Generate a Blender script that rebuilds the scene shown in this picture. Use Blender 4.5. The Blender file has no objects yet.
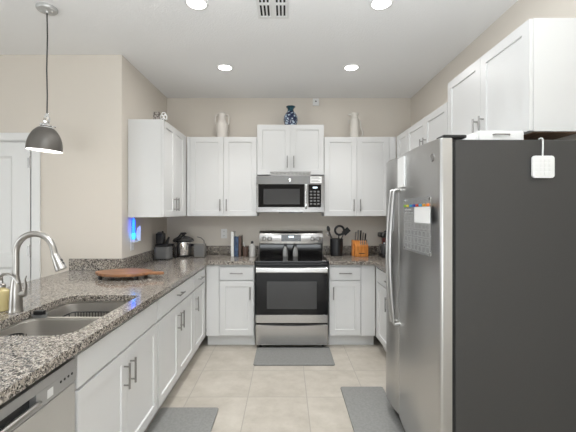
import bpy, bmesh, math, random
from mathutils import Vector, Matrix, noise
random.seed(7)
C = bpy.context.scene.collection
PI = math.pi
R = math.radians

# ------------------------------------------------------------------ camera
cam = bpy.data.objects.new('camera', bpy.data.cameras.new('camera'))
C.objects.link(cam)
cam.location = (0, 0, 1.43)
cam.rotation_euler = (R(90), 0, 0)
cam.data.sensor_fit = 'HORIZONTAL'
cam.data.sensor_width = 36
cam.data.lens = 355 / 576 * 36
cam.data.shift_x = 2 / 576
cam.data.shift_y = -4 / 576
cam.data.clip_start = 0.05
bpy.context.scene.camera = cam

# ------------------------------------------------------------------ world, daylight, exposure
w = bpy.data.worlds.new('world'); bpy.context.scene.world = w
w.use_nodes = True
w.node_tree.nodes['Background'].inputs[0].default_value = (0.93, 0.97, 1.0, 1)
w.node_tree.nodes['Background'].inputs[1].default_value = 1.0

def area(name, loc, rot, sx, sy, power, col=(1, 1, 1)):
    l = bpy.data.lights.new(name, 'AREA'); l.shape = 'RECTANGLE'
    l.size = sx; l.size_y = sy; l.energy = power; l.color = col
    o = bpy.data.objects.new(name, l); C.objects.link(o)
    o.location = loc; o.rotation_euler = rot
    return o
# daylight entering through the glazed openings behind and to the left of the camera
area('daylight_rear', (.1, -3.95, .68), (R(92), 0, 0), 2.2, .98, 64, (.91, .965, 1))
area('daylight_side', (-4.45, -0.4, 1.40), (R(90), 0, R(-90)), 2.8, 1.9, 42, (.91, .965, 1))
# added unseen fill lamp, turned up at the ceiling next to the camera
area('bounce_fill', (0, .35, 1.95), (R(184), 0, 0), .4, .4, 88, (.91, .965, 1))
vs = bpy.context.scene.view_settings
vs.view_transform = 'Standard'; vs.look = 'None'; vs.exposure = 0.0; vs.gamma = 1.0
vs.use_curve_mapping = False

# ------------------------------------------------------------------ materials
def mat(name, col, rough=.5, metal=0.0, emit=None, estr=0, trans=0, spec=None, bump=None, coat=0, ior=None):
    m = bpy.data.materials.new(name); m.use_nodes = True
    nt = m.node_tree; b = nt.nodes['Principled BSDF']
    b.inputs['Base Color'].default_value = (*col, 1)
    b.inputs['Roughness'].default_value = rough
    b.inputs['Metallic'].default_value = metal
    if emit: b.inputs['Emission Color'].default_value = (*emit, 1); b.inputs['Emission Strength'].default_value = estr
    if trans: b.inputs['Transmission Weight'].default_value = trans
    if spec is not None: b.inputs['Specular IOR Level'].default_value = spec
    if coat: b.inputs['Coat Weight'].default_value = coat
    if ior: b.inputs['IOR'].default_value = ior
    if bump:
        sc, st = bump
        tc = nt.nodes.new('ShaderNodeTexCoord'); n = nt.nodes.new('ShaderNodeTexNoise')
        n.inputs['Scale'].default_value = sc; n.inputs['Detail'].default_value = 4
        bp = nt.nodes.new('ShaderNodeBump'); bp.inputs['Strength'].default_value = st; bp.inputs['Distance'].default_value = .01
        nt.links.new(tc.outputs['Object'], n.inputs['Vector']); nt.links.new(n.outputs['Fac'], bp.inputs['Height'])
        nt.links.new(bp.outputs['Normal'], b.inputs['Normal'])
    return m

def mix_noise(m, c1, c2, scale, detail=4, lo=.4, hi=.6, vec_scale=None):
    nt = m.node_tree; b = nt.nodes['Principled BSDF']
    tc = nt.nodes.new('ShaderNodeTexCoord'); n = nt.nodes.new('ShaderNodeTexNoise')
    n.inputs['Scale'].default_value = scale; n.inputs['Detail'].default_value = detail
    src = tc.outputs['Object']
    if vec_scale:
        mp = nt.nodes.new('ShaderNodeMapping'); mp.inputs['Scale'].default_value = vec_scale
        nt.links.new(src, mp.inputs['Vector']); src = mp.outputs['Vector']
    nt.links.new(src, n.inputs['Vector'])
    r = nt.nodes.new('ShaderNodeValToRGB')
    r.color_ramp.elements[0].position = lo; r.color_ramp.elements[0].color = (*c1, 1)
    r.color_ramp.elements[1].position = hi; r.color_ramp.elements[1].color = (*c2, 1)
    nt.links.new(n.outputs['Fac'], r.inputs['Fac']); nt.links.new(r.outputs['Color'], b.inputs['Base Color'])
    return m

M = {}
M['wall'] = mat('wall_paint', (.69, .638, .57), .75, bump=(220, .05))
M['ceiling'] = mat('ceiling_paint', (.90, .90, .90), .9, bump=(90, .25))
M['trim'] = mat('trim_white', (.78, .78, .77), .4)
M['cab'] = mat('cabinet_white', (.69, .69, .685), .35)
M['under'] = mix_noise(mat('cabinet_underside', (.2, .12, .07), .6), (.16, .09, .05), (.26, .16, .10), 9, vec_scale=(1, 6, 1))
M['nickel'] = mat('brushed_nickel', (.34, .33, .32), .3, 1)
M['faucet'] = mat('faucet_steel', (.46, .445, .425), .3, 1)
M['chrome'] = mat('chrome', (.80, .80, .80), .08, 1)
M['black'] = mat('black_plastic', (.012, .012, .013), .35)
M['blackglass'] = mat('black_glass', (.005, .005, .006), .05, spec=.3)
M['ovenwin'] = mat('oven_window', (.055, .055, .056), .14, spec=.35)
M['darkgap'] = mat('dark_gap', (.01, .01, .01), .8)
M['fridgeside'] = mat('fridge_side', (.047, .0455, .044), .42, bump=(500, .08))
M['white'] = mat('white_plastic', (.80, .80, .79), .35)
M['ceramic'] = mat('cream_ceramic', (.70, .66, .61), .35)
M['ceramic2'] = mat('pale_ceramic', (.64, .61, .56), .35)
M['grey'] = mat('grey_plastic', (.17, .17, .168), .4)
M['shade'] = mat('pendant_grey', (.15, .14, .128), .4, .5)
M['shadein'] = mat('pendant_inside', (.9, .9, .9), .6)
M['canopy'] = mat('canopy_grey', (.50, .50, .49), .4, .3)
M['lamp'] = mat('lamp_diffuser', (1, 1, 1), .5, emit=(1, .97, .92), estr=9)
M['bulb'] = mat('pendant_bulb', (1, 1, 1), .5, emit=(1, .96, .9), estr=3.5)
M['mat'] = mix_noise(mat('mat_grey', (.12, .12, .125), .6, bump=(160, .12)), (.195, .195, .188), (.225, .225, .216), 60)
M['glass'] = mat('clear_glass', (.9, .93, .92), .02, trans=1, ior=1.45)
M['acrylic'] = mat('clear_acrylic', (.95, .96, .96), .08, trans=.92, ior=1.3)
M['ink'] = mat('white_marker', (.55, .55, .55), .6)
M['paper'] = mat('paper', (.86, .86, .85), .7)
M['orange'] = mix_noise(mat('orange_wood', (.6, .2, .04), .4), (.50, .17, .03), (.68, .27, .06), 12, vec_scale=(8, 1, 1))
M['board'] = mix_noise(mat('acacia', (.3, .12, .05), .45), (.14, .058, .024), (.37, .175, .08), 6, 6, .3, .7, vec_scale=(1.2, 7, 3))
M['soap'] = mat('yellow_soap', (.72, .60, .30), .15, trans=.25)
M['bookwhite'] = mat('book_white', (.72, .72, .70), .5)
M['bookblue'] = mix_noise(mat('book_navy', (.02, .04, .09), .45), (.012, .025, .06), (.05, .10, .2), 30)
M['bookbrown'] = mat('book_brown', (.10, .06, .045), .5)
M['pages'] = mat('book_pages', (.70, .67, .60), .8)
M['red'] = mat('dark_red', (.16, .015, .015), .3)
M['bluelight'] = mat('blue_light', (.05, .2, 1), .4, emit=(.004, .075, 1.0), estr=6)
M['cyanlight'] = mat('cyan_light', (.1, .5, 1), .4, emit=(.02, .45, 1.0), estr=3)
M['vase'] = mat('blue_vase', (.01, .05, .12), .15, coat=.6)
M['teal'] = mat('teal_glaze', (.006, .05, .075), .15, coat=.6)
M['silverpat'] = mix_noise(mat('silver_pattern', (.5, .5, .5), .4, .4), (.10, .09, .08), (.72, .72, .70), 60, 2, .45, .55)
M['brownpat'] = mix_noise(mat('brown_pattern', (.2, .17, .14), .4), (.08, .06, .05), (.36, .33, .30), 60, 2, .45, .55)

# brushed stainless
def stainless(name, col, rough, vscale, st=.06):
    m = mat(name, col, rough, 1)
    nt = m.node_tree; b = nt.nodes['Principled BSDF']
    tc = nt.nodes.new('ShaderNodeTexCoord'); mp = nt.nodes.new('ShaderNodeMapping'); mp.inputs['Scale'].default_value = vscale
    n = nt.nodes.new('ShaderNodeTexNoise'); n.inputs['Scale'].default_value = 1; n.inputs['Detail'].default_value = 3
    nt.links.new(tc.outputs['Object'], mp.inputs['Vector']); nt.links.new(mp.outputs['Vector'], n.inputs['Vector'])
    mr = nt.nodes.new('ShaderNodeMapRange'); mr.inputs['To Min'].default_value = rough - st; mr.inputs['To Max'].default_value = rough + st
    nt.links.new(n.outputs['Fac'], mr.inputs['Value']); nt.links.new(mr.outputs['Result'], b.inputs['Roughness'])
    return m
M['steel'] = stainless('stainless_steel', (.54, .537, .53), .33, (400, 400, 4), .02)
M['steelh'] = stainless('stainless_steel_horizontal', (.44, .432, .424), .22, (4, 400, 400))
M['mwsteel'] = stainless('microwave_steel', (.30, .295, .29), .24, (4, 400, 400))
M['mwtop'] = mat('microwave_top_steel', (.20, .197, .193), .3, 1)
M['sink'] = stainless('sink_steel', (.64, .615, .58), .40, (300, 300, 300))
M['dishwasher'] = stainless('dishwasher_steel', (.72, .72, .71), .45, (4, 4, 300))
M['strip'] = mat('control_strip', (.46, .46, .46), .40, .7)

# blue painted vase pattern
def vase_pattern(m):
    nt = m.node_tree; b = nt.nodes['Principled BSDF']
    tc = nt.nodes.new('ShaderNodeTexCoord'); v = nt.nodes.new('ShaderNodeTexVoronoi')
    v.feature = 'DISTANCE_TO_EDGE'; v.inputs['Scale'].default_value = 26
    n = nt.nodes.new('ShaderNodeTexNoise'); n.inputs['Scale'].default_value = 26; n.inputs['Detail'].default_value = 1
    mx = nt.nodes.new('ShaderNodeMath'); mx.operation = 'MULTIPLY_ADD'; mx.inputs[1].default_value = .45; mx.inputs[2].default_value = -.12
    ad = nt.nodes.new('ShaderNodeMath'); ad.operation = 'ADD'
    r = nt.nodes.new('ShaderNodeValToRGB'); r.color_ramp.interpolation = 'LINEAR'
    e = r.color_ramp.elements
    e[0].position = .25; e[0].color = (.006, .018, .07, 1); e[1].position = .32; e[1].color = (.42, .52, .62, 1)
    nt.links.new(tc.outputs['Object'], v.inputs['Vector']); nt.links.new(tc.outputs['Object'], n.inputs['Vector'])
    nt.links.new(n.outputs['Fac'], mx.inputs[0]); nt.links.new(mx.outputs[0], ad.inputs[0]); nt.links.new(v.outputs['Distance'], ad.inputs[1])
    nt.links.new(ad.outputs[0], r.inputs['Fac']); nt.links.new(r.outputs['Color'], b.inputs['Base Color'])
vase_pattern(M['vase'])

# granite
def granite():
    m = mat('granite', (.4, .37, .33), .10, spec=.5)
    nt = m.node_tree; b = nt.nodes['Principled BSDF']; L = nt.links.new
    tc = nt.nodes.new('ShaderNodeTexCoord')
    def vor(scale, stops):
        v = nt.nodes.new('ShaderNodeTexVoronoi'); v.inputs['Scale'].default_value = scale
        L(tc.outputs['Object'], v.inputs['Vector'])
        s = nt.nodes.new('ShaderNodeSeparateColor'); L(v.outputs['Color'], s.inputs['Color'])
        r = nt.nodes.new('ShaderNodeValToRGB'); r.color_ramp.interpolation = 'CONSTANT'
        els = r.color_ramp.elements
        while len(els) < len(stops): els.new(.5)
        for e, (p, c) in zip(els, stops): e.position = p; e.color = (*c, 1)
        L(s.outputs['Red'], r.inputs['Fac']); return r.outputs['Color'], s.outputs['Green']
    c1, _ = vor(120, [(0, (.010, .009, .009)), (.15, (.055, .05, .045)), (.29, (.20, .175, .15)), (.50, (.34, .30, .255)), (.75, (.47, .43, .38)), (.90, (.14, .125, .115))])
    c2, _ = vor(260, [(0, (.018, .016, .015)), (.22, (.15, .13, .115)), (.45, (.35, .31, .265)), (.72, (.55, .50, .44))])
    n = nt.nodes.new('ShaderNodeTexNoise'); n.inputs['Scale'].default_value = 70; n.inputs['Detail'].default_value = 3
    L(tc.outputs['Object'], n.inputs['Vector'])
    mr = nt.nodes.new('ShaderNodeValToRGB'); mr.color_ramp.elements[0].position = .45; mr.color_ramp.elements[1].position = .55
    L(n.outputs['Fac'], mr.inputs['Fac'])
    mx = nt.nodes.new('ShaderNodeMix'); mx.data_type = 'RGBA'
    L(mr.outputs['Color'], mx.inputs['Factor']); L(c1, mx.inputs['A']); L(c2, mx.inputs['B'])
    L(mx.outputs['Result'], b.inputs['Base Color'])
    return m
M['granite'] = granite()

# floor tile, a square grid with thin grout
def tiles(ox, oy, s, g):
    m = mat('floor_tile', (.5, .46, .4), .38, spec=.4)
    nt = m.node_tree; b = nt.nodes['Principled BSDF']; L = nt.links.new
    tc = nt.nodes.new('ShaderNodeTexCoord'); sp = nt.nodes.new('ShaderNodeSeparateXYZ'); L(tc.outputs['Object'], sp.inputs[0])
    def mth(op, a, bb=None, c=None):
        n = nt.nodes.new('ShaderNodeMath'); n.operation = op
        for i, q in enumerate((a, bb, c)):
            if q is None: continue
            if isinstance(q, (int, float)): n.inputs[i].default_value = q
            else: L(q, n.inputs[i])
        return n.outputs[0]
    def dist(o, off):
        u = mth('FRACT', mth('DIVIDE', mth('SUBTRACT', o, off - 40 * s), s))
        return mth('MULTIPLY', mth('SUBTRACT', .5, mth('ABSOLUTE', mth('SUBTRACT', u, .5))), s)
    def cell(o, off): return mth('FLOOR', mth('DIVIDE', mth('SUBTRACT', o, off - 40 * s), s))
    d = mth('MINIMUM', dist(sp.outputs[0], ox), dist(sp.outputs[1], oy))
    grout = mth('LESS_THAN', d, g)
    cb = nt.nodes.new('ShaderNodeCombineXYZ'); L(cell(sp.outputs[0], ox), cb.inputs[0]); L(cell(sp.outputs[1], oy), cb.inputs[1])
    wn = nt.nodes.new('ShaderNodeTexWhiteNoise'); wn.noise_dimensions = '3D'; L(cb.outputs[0], wn.inputs['Vector'])
    va = nt.nodes.new('ShaderNodeVectorMath'); va.operation = 'MULTIPLY_ADD'
    L(wn.outputs['Color'], va.inputs[0]); va.inputs[1].default_value = (9, 9, 9); L(tc.outputs['Object'], va.inputs[2])
    n = nt.nodes.new('ShaderNodeTexNoise'); n.inputs['Scale'].default_value = 5; n.inputs['Detail'].default_value = 7; n.inputs['Roughness'].default_value = .65
    L(va.outputs[0], n.inputs['Vector'])
    r = nt.nodes.new('ShaderNodeValToRGB')
    e = r.color_ramp.elements
    e[0].position = .3; e[0].color = (.37, .335, .285, 1); e[1].position = .7; e[1].color = (.50, .465, .41, 1)
    L(n.outputs['Fac'], r.inputs['Fac'])
    mx = nt.nodes.new('ShaderNodeMix'); mx.data_type = 'RGBA'
    L(grout, mx.inputs['Factor']); L(r.outputs['Color'], mx.inputs['A']); mx.inputs['B'].default_value = (.33, .305, .27, 1)
    L(mx.outputs['Result'], b.inputs['Base Color'])
    return m
M['tile'] = tiles(-.295, 3.199, .455, .0035)

# ------------------------------------------------------------------ mesh helpers
def NB(): return bmesh.new()
def merge(bm, t, mi=0, T=None):
    if T is not None: bmesh.ops.transform(t, matrix=T, verts=t.verts)
    for f in t.faces: f.material_index = mi
    me = bpy.data.meshes.new('t'); t.to_mesh(me); t.free(); bm.from_mesh(me); bpy.data.meshes.remove(me)
def box(bm, lo, hi, bev=0, mi=0, T=None, seg=2):
    t = bmesh.new(); bmesh.ops.create_cube(t, size=1)
    c = [(a + b) / 2 for a, b in zip(lo, hi)]; s = [abs(b - a) for a, b in zip(lo, hi)]
    for v in t.verts: v.co = Vector((c[i] + v.co[i] * s[i] for i in range(3)))
    if bev: bmesh.ops.bevel(t, geom=list(t.edges), offset=min(bev, min(s) * .45), segments=seg, affect='EDGES', profile=.5)
    merge(bm, t, mi, T)
def lathe(bm, prof, seg=24, c=(0, 0, 0), mi=0, T=None, sx=1, sy=1):
    t = bmesh.new(); rings = []
    for r, z in prof:
        if r < 1e-6: rings.append([t.verts.new((0, 0, z))])
        else: rings.append([t.verts.new((r * sx * math.cos(2 * PI * i / seg), r * sy * math.sin(2 * PI * i / seg), z)) for i in range(seg)])
    for a, b in zip(rings, rings[1:]):
        for i in range(seg):
            j = (i + 1) % seg
            if len(a) == 1 and len(b) == 1: break
            if len(a) == 1: t.faces.new((a[0], b[j], b[i]))
            elif len(b) == 1: t.faces.new((a[i], a[j], b[0]))
            else: t.faces.new((a[i], a[j], b[j], b[i]))
    if len(rings[0]) > 1: t.faces.new(rings[0][::-1])
    if len(rings[-1]) > 1: t.faces.new(rings[-1])
    bmesh.ops.recalc_face_normals(t, faces=t.faces)
    bmesh.ops.translate(t, vec=c, verts=t.verts)
    merge(bm, t, mi, T)
def tube(bm, pts, rad, seg=10, mi=0, flat=1.0, T=None):
    pts = [Vector(p) for p in pts]; n = len(pts)
    rads = rad if isinstance(rad, (list, tuple)) else [rad] * n
    t = bmesh.new(); rings = []; up = None
    for i, p in enumerate(pts):
        d = (pts[min(i + 1, n - 1)] - pts[max(i - 1, 0)]).normalized()
        if up is None:
            up = Vector((0, 0, 1)) if abs(d.z) < .9 else Vector((1, 0, 0))
        s = d.cross(up).normalized(); up = s.cross(d).normalized()
        rings.append([t.verts.new(p + rads[i] * (math.cos(2 * PI * k / seg) * s + flat * math.sin(2 * PI * k / seg) * up)) for k in range(seg)])
    for a, b in zip(rings, rings[1:]):
        for k in range(seg): t.faces.new((a[k], a[(k + 1) % seg], b[(k + 1) % seg], b[k]))
    t.faces.new(rings[0][::-1]); t.faces.new(rings[-1])
    bmesh.ops.recalc_face_normals(t, faces=t.faces)
    merge(bm, t, mi, T)
def prism(bm, outline, z0, z1, bev=0, mi=0, T=None, holes=()):
    t = bmesh.new()
    if holes:
        edges = []
        for loop in [outline] + list(holes):
            vs_ = [t.verts.new((x, y, z0)) for x, y in loop]
            edges += [t.edges.new((vs_[i], vs_[(i + 1) % len(vs_)])) for i in range(len(vs_))]
        bmesh.ops.triangle_fill(t, edges=edges, use_beauty=True)
    else:
        t.faces.new([t.verts.new((x, y, z0)) for x, y in outline])
    if z1 != z0:
        g = bmesh.ops.extrude_face_region(t, geom=list(t.faces))
        bmesh.ops.translate(t, vec=(0, 0, z1 - z0), verts=[v for v in g['geom'] if isinstance(v, bmesh.types.BMVert)])
    bmesh.ops.recalc_face_normals(t, faces=t.faces)
    if bev:
        ed = [e for e in t.edges if len(e.link_faces) == 2 and e.calc_face_angle(0) > .8 and abs(e.verts[0].co.z - e.verts[1].co.z) < 1e-5]
        bmesh.ops.bevel(t, geom=ed, offset=bev, segments=2, affect='EDGES', profile=.5)
    merge(bm, t, mi, T)
def rrect(x0, y0, x1, y1, r, n=6, r_ne=None):
    out = []; q = r_ne or r; rr = r
    for cx, cy, a0 in ((x1 - q, y1 - q, 0), (x0 + r, y1 - r, 90), (x0 + r, y0 + r, 180), (x1 - r, y0 + r, 270)):
        r = q if a0 == 0 else rr
        for k in range(n + 1):
            a = R(a0 + 90 * k / n); out.append((cx + r * math.cos(a), cy + r * math.sin(a)))
    return out
def arc(c, r, a0, a1, n, plane='xz'):
    o = []
    for k in range(n + 1):
        a = R(a0 + (a1 - a0) * k / n); u, v = r * math.cos(a), r * math.sin(a)
        o.append((c[0] + u, c[1], c[2] + v) if plane == 'xz' else (c[0], c[1] + u, c[2] + v) if plane == 'yz' else (c[0] + u, c[1] + v, c[2]))
    return o
def obj(name, bm, mats, parent=None, loc=None, smooth=True, label=None, kind=None):
    me = bpy.data.meshes.new(name); bm.to_mesh(me); bm.free()
    for m in (mats if isinstance(mats, (list, tuple)) else [mats]): me.materials.append(M[m] if isinstance(m, str) else m)
    if smooth:
        me.shade_smooth(); me.set_sharp_from_angle(angle=R(35))
    o = bpy.data.objects.new(name, me); C.objects.link(o)
    if smooth:
        wn = o.modifiers.new('weighted_normals', 'WEIGHTED_NORMAL'); wn.keep_sharp = True; wn.weight = 90
    if parent: o.parent = parent
    if loc: o.location = loc
    if label: o['label'] = label
    if kind: o['kind'] = kind
    return o
def tag(o, label, cat, group=None, kind=None):
    o['label'] = label; o['category'] = cat
    if group: o['group'] = group
    if kind: o['kind'] = kind
    return o
def thing(name, label, cat, loc=(0, 0, 0), rz=0, group=None):
    o = bpy.data.objects.new(name, None); C.objects.link(o)
    o.location = loc; o.rotation_euler = (0, 0, rz); o.empty_display_size = .05
    return tag(o, label, cat, group)
def struct(name, bm, m):
    o = obj(name, bm, m, smooth=False); o['kind'] = 'structure'; o['label'] = name.replace('_', ' '); return o
def copy_thing(src, loc, rz=None, label=None):
    r = src.copy(); C.objects.link(r); r.location = loc
    if rz is not None: r.rotation_euler = (0, 0, rz)
    if label: r['label'] = label
    for ch in src.children:
        c = ch.copy(); C.objects.link(c); c.parent = r
        for g in ch.children:
            d = g.copy(); C.objects.link(d); d.parent = c
    return r

# ------------------------------------------------------------------ room shell
XL, XR, YB, H = -1.4615, 1.535, 4.36, 2.83
XF, YR, YH = -4.5, -4.0, 3.16          # far left wall, rear wall, hall wall beside the kitchen
def sbox(name, lo, hi, m):
    b = NB(); box(b, lo, hi); o = struct(name, b, m); return o
sbox('floor', (XF - .12, YR - .12, -.1), (XR + .12, YB + .12, 0), 'tile')['label'] = 'beige square floor tiles with thin grout'
sbox('ceiling', (XF - .12, YR - .12, H), (XR + .12, YB + .12, H + .1), 'ceiling')['label'] = 'plain pale grey ceiling'
sbox('wall_back', (XL - .12, YB, 0), (XR + .12, YB + .12, H), 'wall')['label'] = 'beige wall behind the range'
sbox('wall_right', (XR, YR, 0), (XR + .12, YB, H), 'wall')['label'] = 'beige wall behind the fridge'
sbox('wall_left', (XL - .12, YH + .12, 0), (XL, YB, H), 'wall')['label'] = 'beige wall behind the left upper cabinet'
b = NB()
DX0, DX1, DZ = -3.03, -2.252, 2.07
box(b, (DX1, YH, 0), (XL, YH + .12, H)); box(b, (XF, YH, 0), (DX0, YH + .12, H)); box(b, (DX0, YH, DZ), (DX1, YH + .12, H))
struct('wall_hall', b, 'wall')['label'] = 'beige wall with the white door, left of the kitchen'
# far left wall with a window opening, rear wall with a wide glazed opening (both out of frame, they let the daylight in)
b = NB()
box(b, (XF - .12, YR, 0), (XF, -1.8, H)); box(b, (XF - .12, 1.0, 0), (XF, YH + .12, H)); box(b, (XF - .12, -1.8, 0), (XF, 1.0, .5)); box(b, (XF - .12, -1.8, 2.4), (XF, 1.0, H))
struct('wall_far', b, 'wall')
b = NB()
box(b, (XF - .12, YR - .12, 0), (-1.06, YR, H)); box(b, (1.26, YR - .12, 0), (XR + .12, YR, H)); box(b, (-1.06, YR - .12, 1.22), (1.26, YR, H)); box(b, (-1.06, YR - .12, 0), (1.26, YR, .14))
struct('wall_rear', b, 'wall')
b = NB()
for y in (-1.8, -.43, .94): box(b, (XF - .09, y, .5), (XF - .03, y + .06, 2.4))
for z in (.5, 2.34): box(b, (XF - .09, -1.8, z), (XF - .03, 1.0, z + .06))
struct('window_1', b, 'trim')
b = NB()
for x in (-1.06, .07, 1.20): box(b, (x, YR - .09, .14), (x + .06, YR - .03, 1.22))
for z in (.14, 1.16): box(b, (-1.06, YR - .09, z), (1.26, YR - .03, z + .06))
struct('window_2', b, 'trim')
# half wall that carries the overhanging side of the peninsula
sbox('wall_peninsula', (-1.57, .80, 0), (-1.462, YH - .002, .872), 'wall')
# door casing
b = NB()
CX = .072
box(b, (DX1 - .004, YH - .018, 0), (DX1 + CX, YH - .001, DZ + .063), .004)
box(b, (DX0 - CX, YH - .018, 0), (DX0 + .004, YH - .001, DZ + .063), .004)
box(b, (DX0 - CX, YH - .020, DZ - .004), (DX1 + CX, YH - .001, DZ + .063), .004)
box(b, (DX1 - .012, YH - .001, 0), (DX1, YH + .115, DZ)); box(b, (DX0, YH - .001, 0), (DX0 + .012, YH + .115, DZ)); box(b, (DX0, YH - .001, DZ - .012), (DX1, YH + .115, DZ))
struct('trim_1', b, 'trim')['label'] = 'white casing around the hall door'
# two panel door
def panel_plate(bm, x0, z0, x1, z1, y0, y1, panels, dep=.008, slope=.012, T=None):
    """a slab whose front (at y0) carries recessed panels, all in one skin"""
    t = bmesh.new()
    xs = sorted({x0, x1, *[p[0] for p in panels], *[p[2] for p in panels]})
    zs = sorted({z0, z1, *[p[1] for p in panels], *[p[3] for p in panels]})
    V = {}
    def v(x, y, z):
        k = (round(x, 5), round(y, 5), round(z, 5))
        if k not in V: V[k] = t.verts.new(k)
        return V[k]
    for a, c in zip(xs, xs[1:]):
        for d, e in zip(zs, zs[1:]):
            hit = any(p[0] - 1e-6 <= a and c <= p[2] + 1e-6 and p[1] - 1e-6 <= d and e <= p[3] + 1e-6 for p in panels)
            if not hit: t.faces.new((v(a, y0, d), v(c, y0, d), v(c, y0, e), v(a, y0, e)))
    for (a, d, c, e) in panels:
        o = [(a, d), (c, d), (c, e), (a, e)]; s = slope
        i = [(a + s, d + s), (c - s, d + s), (c - s, e - s), (a + s, e - s)]
        for k in range(4):
            q = (k + 1) % 4
            t.faces.new((v(o[k][0], y0, o[k][1]), v(o[q][0], y0, o[q][1]), v(i[q][0], y0 + dep, i[q][1]), v(i[k][0], y0 + dep, i[k][1])))
        t.faces.new([v(x, y0 + dep, z) for x, z in i])
    for a, c in zip(xs, xs[1:]):
        t.faces.new((v(a, y0, z0), v(a, y1, z0), v(c, y1, z0), v(c, y0, z0))); t.faces.new((v(a, y0, z1), v(c, y0, z1), v(c, y1, z1), v(a, y1, z1)))
    for d, e in zip(zs, zs[1:]):
        t.faces.new((v(x0, y0, d), v(x0, y0, e), v(x0, y1, e), v(x0, y1, d))); t.faces.new((v(x1, y0, d), v(x1, y1, d), v(x1, y1, e), v(x1, y0, e)))
    bmesh.ops.recalc_face_normals(t, faces=t.faces)
    merge(bm, t, 0, T)
b = NB()
d0, d1 = DX0 + .016, DX1 - .034
panel_plate(b, d0, .012, d1, DZ - .016, YH + .012, YH + .052, [(d0 + .16, .20, d1 - .16, .94), (d0 + .16, 1.05, d1 - .16, 1.93)], .012, .022)
door = struct('door_1', b, 'trim'); door['label'] = 'white two panel door at the left edge'
b = NB(); box(b, (d1 + .002, YH + .020, .012), (DX1 - .013, YH + .05, DZ - .016)); obj('gap_shade_strip', b, 'grey', door, smooth=False)  # dark grey strip stands in for the shade in the hinge-side gap
for z in (.30, 1.08, 1.87):
    b = NB()
    lathe(b, [(.0, 0), (.010, 0), (.010, .10), (.006, .108), (0, .11)], 10, (DX1 - .024, YH + .003, z - .05))
    box(b, (d1 - .022, YH + .009, z - .045), (d1 - .002, YH + .0125, z + .045))
    obj('hinge', b, 'nickel', door)

# ------------------------------------------------------------------ cabinets
def handle(parent, x, z, vertical=True, L=.135):
    b = NB(); r = .0058; yb = -.030
    if vertical:
        tube(b, [(x, yb, z - L / 2), (x, yb, z + L / 2)], r, 10)
        for s in (-1, 1): tube(b, [(x, .001, z + s * L * .36), (x, yb, z + s * L * .36)], .0045, 8)
    else:
        tube(b, [(x - L / 2, yb, z), (x + L / 2, yb, z)], r, 10)
        for s in (-1, 1): tube(b, [(x + s * L * .36, .001, z), (x + s * L * .36, yb, z)], .0045, 8)
    return obj('handle', b, 'nickel', parent)
def shaker(parent, x0, z0, x1, z1, fr=.058):
    b = NB(); panel_plate(b, x0, z0, x1, z1, 0, .019, [(x0 + fr, z0 + fr, x1 - fr, z1 - fr)], .009, .003)
    return obj('door', b, 'cab', parent, smooth=False)
def slab(parent, x0, z0, x1, z1, name='drawer'):
    b = NB(); box(b, (x0, 0, z0), (x1, .019, z1), .0025)
    return obj(name, b, 'cab', parent)
# local frame of every cabinet: x along its width, y = 0 the door faces, y = depth at the wall, z up from the floor
def base_cabinet(label, loc, rz, w, d, doors, drawer=True, hollow=False, filler=None, filler_left=0, false_front=False, name='base_cabinet', cut=.70):
    t = thing(name, label, 'cabinet', loc, rz, 'base cabinets')
    b = NB(); e = .001
    x0, x1 = e, w - e
    top = .873
    if hollow:
        box(b, (x0, .02, .115), (x0 + .018, d, top)); box(b, (x1 - .018, .02, .115), (x1, d, top))
        box(b, (x0 + .0181, .02, .115), (x1 - .0181, d, .133)); box(b, (x0 + .0181, d - .012, .134), (x1 - .0181, d, .60))
        box(b, (x0 + .0181, .02, .62), (x1 - .0181, .038, top))
    else:
        box(b, (x0, .02, .115), (x1, d, top))
    obj('body', b, 'cab', t, smooth=False)
    b = NB(); box(b, (x0, .075, 0), (x1, .10 if hollow else d, .1145)); obj('toe_kick', b, 'cab', t, smooth=False)
    fl = filler_left
    lo, hi = fl + .008, w - (filler or 0) - .008
    if fl:
        b = NB(); box(b, (x0, .004, .12), (fl, .019, .868), .001); obj('filler_strip', b, 'cab', t)
    if filler:
        b = NB(); box(b, (w - filler, .004, .12), (x1, .019, .868), .001); obj('filler_strip', b, 'cab', t)
    if drawer:
        q = slab(t, lo, cut + .012, hi, .848, 'false_drawer_front' if false_front else 'drawer')
        if not false_front: handle(q, (lo + hi) / 2, cut + .085, False)
    zt = cut if drawer else .848
    n = len(doors); ww = (hi - lo) / n
    for k, side in enumerate(doors):
        a = lo + k * ww + (.0015 if k else 0); c = lo + (k + 1) * ww - (.0015 if k < n - 1 else 0)
        q = shaker(t, a, .127, c, zt)
        handle(q, a + .035 if side == 'L' else c - .035, zt - .125)
    return t
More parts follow.
